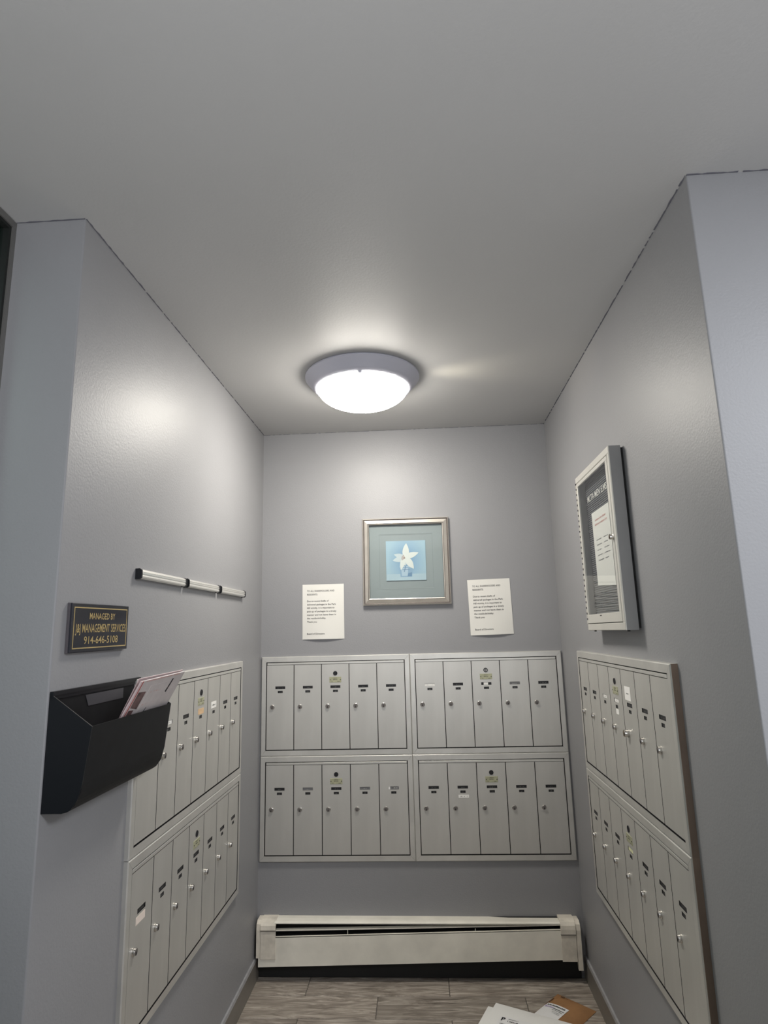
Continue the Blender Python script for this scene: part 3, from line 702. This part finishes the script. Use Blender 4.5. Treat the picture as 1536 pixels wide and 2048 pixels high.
# top cover: slopes from the wall forward, with a short rolled lip
mb = MB(); vs_ = []
for (x_, dz) in ((X0-.004, 0), (X1+.004, -.008)):
    vs_ += [(x_, 0, .256+dz), (x_, -.030, .2575+dz), (x_, -.056, .2545+dz*.5), (x_, -.064, .250+dz*.4), (x_, -.064, .246+dz*.4), (x_, -.055, .247+dz*.4), (x_, -.030, .252+dz), (x_, 0, .252+dz)]
mb.add(vs_, [tuple(range(8))[::-1], tuple(range(8, 16))]+[(i, (i+1) % 8, (i+1) % 8+8, i+8) for i in range(8)])
mb.build('top_cover', 'enamel', t)
bar(.2140, .2185, .2370, .2405, -.060, -.040).build('damper', 'enamel', t)
mb = MB()   # front panel with a rolled top edge
bar(.068, .190, .101, .2215, -D, -D+.0015, .024, X1, 0, mb); 
mb.v = [(x_, y_, (z_ if x_ > .1 else z_)) for x_, y_, z_ in mb.v]
bar(.187, .191, .2195, .2235, -D, -D+.008, .024, X1, 0, mb)
mb.build('front_panel', 'enamel', t)
mb = MB().box(.200, .245, -.030, -.028, .234, .2355); mb.build('bracket', 'chrome', t)
for x_ in (.435, 1.02): MB().box(x_, x_+.003, -.054, -.050, .195, .222).build('hanger', 'enamel', t)
def cap(xa, xb, zb, seam, side):
    mb = MB()
    pf = [(0, .258), (-.040, .259), (-.060, .2525), (-.069, .240), (-.0715, .225), (-.0715, seam), (-.0685, seam-.002), (-.0685, zb), (-.064, zb), (-.064, seam), (-.060, .235), (-.04, .25), (0, .25)]
    mb.prism(pf, 'x', xa, xb)
    ob = mb.build('end_cap', 'enamelworn', t, False)
    q = MB().box(xa-.0006, xb+.0006, -.0722, -.066, seam-.0035, seam+.0005)
    q.build('cap_seam', 'base', ob)
    return ob
cap(.034, .104, .101, .221, -1)
cap(1.402, 1.468, .096, .206, 1)
# side returns against the flanking walls
MB().prism([(0, .256), (-.045, .256), (-.062, .244), (-.066, .22), (-.066, .105), (0, .105)], 'x', .014, .033).build('side_return', 'enamelworn', t)
MB().prism([(0, .252), (-.045, .253), (-.062, .243), (-.067, .22), (-.067, .060), (-.05, .060), (-.045, .10), (0, .10)], 'x', 1.470, 1.4905).build('side_return', 'enamelworn', t)

# ---------------------------------------------------------------- mail on the floor
# brown mailer
T0 = Vector((1.365, -.125, 0)); u_ = Vector((.735, -.678, 0)); v_ = Vector((-.735, -.678, 0)); v_ = Vector((-.678, -.735, 0)).normalized()
def puffy(w_, l_, th_, N=10):
    mb = MB(); top = []; bot = []
    for j in range(N+1):
        for i in range(N+1):
            a, b = i/N, j/N; pf = (math.sin(PI*min(max(a, .0), 1))**.45)*(math.sin(PI*b)**.45)
            top.append((a*w_, b*l_, .0015+th_*pf)); bot.append((a*w_, b*l_, .0008))
    k = len(top); fs = [(j*(N+1)+i, j*(N+1)+i+1, (j+1)*(N+1)+i+1, (j+1)*(N+1)+i) for j in range(N) for i in range(N)]
    rim = [i for i in range(N+1)]+[(j+1)*(N+1)-1 for j in range(1, N+1)]+[N*(N+1)+i for i in range(N-1, -1, -1)]+[j*(N+1) for j in range(N-1, 0, -1)]
    mb.add(top+bot, fs+[tuple(q+k for q in f) for f in fs]+[(rim[i], rim[(i+1) % len(rim)], rim[(i+1) % len(rim)]+k, rim[i]+k) for i in range(len(rim))])
    return mb
def on_floor(name, label, cat, origin, xd, z=0.0, group=None):
    return thing(name, label, cat, (origin[0], origin[1], z), math.atan2(xd[1], xd[0]), group)
t = on_floor('padded_mailer', 'brown kraft padded mailer lying on the floor by the right wall', 'package', (1.358, -.130), (.735, -.678))
# local x runs along the short side (towards the right wall), local -y runs away down the long side
BWd, BLn = .178, .33
puffy(BWd, BLn, .020).map(lambda a, b, c: (a, -b, c)).build('mailer_body', 'kraft', t, True)
def on_puff(a, b, w_, l_, th_): return .0015+th_*(math.sin(PI*min(max(a/w_, 0), 1))**.45)*(math.sin(PI*min(max(b/l_, 0), 1))**.45)
def drape(mb, lift): mb.map(lambda a, b, c: (a, b, c+on_puff(a, -b, BWd, BLn, .020)+lift)); return mb
def quadgrid(x0, x1, y0, y1, n=6, mi=0):
    mb = MB(); vs_ = [(x0+(x1-x0)*i/n, y0+(y1-y0)*j/n, 0) for j in range(n+1) for i in range(n+1)]
    return mb.add(vs_, [(j*(n+1)+i, j*(n+1)+i+1, (j+1)*(n+1)+i+1, (j+1)*(n+1)+i) for j in range(n) for i in range(n)], mi)
lb = drape(quadgrid(.012, .112, -.205, -.100), .0012); 
lb2 = MB(); lb2.join(lb, 0)
tx = MB()
def flat_scribble(x0, x1, y_, h_, mi, rnd, dens=.9):
    q = MB(); scribble(q, x0, x1, 0, h_, 0, mi, rnd, dens); q.map(lambda a, b, c: (a, y_+c, 0)); return q
rr = random.Random(6)
LO = (-.040, -.047)
for (x0, x1, y_, h_, mi) in ((.062, .080, -.068, .010, 1), (.085, .142, -.068, .010, 1), (.060, .100, -.082, .012, 2), (.100, .146, -.098, .005, 1), (.105, .140, -.110, .004, 1), (.110, .145, -.118, .003, 1)):
    lb2.join(drape(flat_scribble(x0+LO[0], x1+LO[0], y_+LO[1], h_, mi, rr), .0030))
lb2.join(drape(quadgrid(.058, .107, -.1365, -.1338, 3, 1), .0030))
lb2.build('address_label', ['label', 'ink', 'purple'], t)
w1 = MB(); rr = random.Random(12)
for (x0, x1, y_, h_) in ((.030, .048, -.022, .012), (.054, .062, -.024, .009)): w1.join(drape(flat_scribble(x0, x1, y_, h_, 0, rr, 1), .0018))
w1.build('writing', 'ink', t)
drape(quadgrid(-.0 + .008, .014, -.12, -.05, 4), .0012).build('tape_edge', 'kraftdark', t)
# white envelopes, one on the other
for (ox, oy, ang, w_, l_, z_, th_, lab, seed) in ((1.045, -.262, -24, .330, .24, .0225, .010, 'lower white mailer under another on the floor near the brown one', 1),
                                            (1.078, -.262, -25.5, .345, .25, .035, .010, 'upper white shipping mailer with printed label, lying on another on the floor', 2)):
    t = on_floor('white_mailer', lab, 'package', (ox, oy), (math.cos(math.radians(ang)), math.sin(math.radians(ang))), z_, 'white mailers on the floor')
    puffy(w_, l_, th_).map(lambda a, b, c: (a, -b, c)).build('mailer_body', 'poly', t, True)
    if seed == 2:
        def dr2(mb, lift): mb.map(lambda a, b, c: (a, b, c+on_puff(a, -b, w_, l_, th_)+lift)); return mb
        lb = MB(); lb.join(dr2(quadgrid(.050, .200, -.190, -.085, 5), .0008))
        q = text('P', .022, None, bold=.03); q.map(lambda a, b, c: (a+.058, -.115+c, 0)); lb.join(dr2(q, .0016), 1)
        rr = random.Random(3)
        for (x0, x1, y_, h_) in ((.085, .125, -.098, .004), (.085, .140, -.112, .008), (.06, .17, -.135, .005)): lb.join(dr2(flat_scribble(x0, x1, y_, h_, 1, rr), .0016))
        lb.build('postage_label', ['label', 'ink'], t)
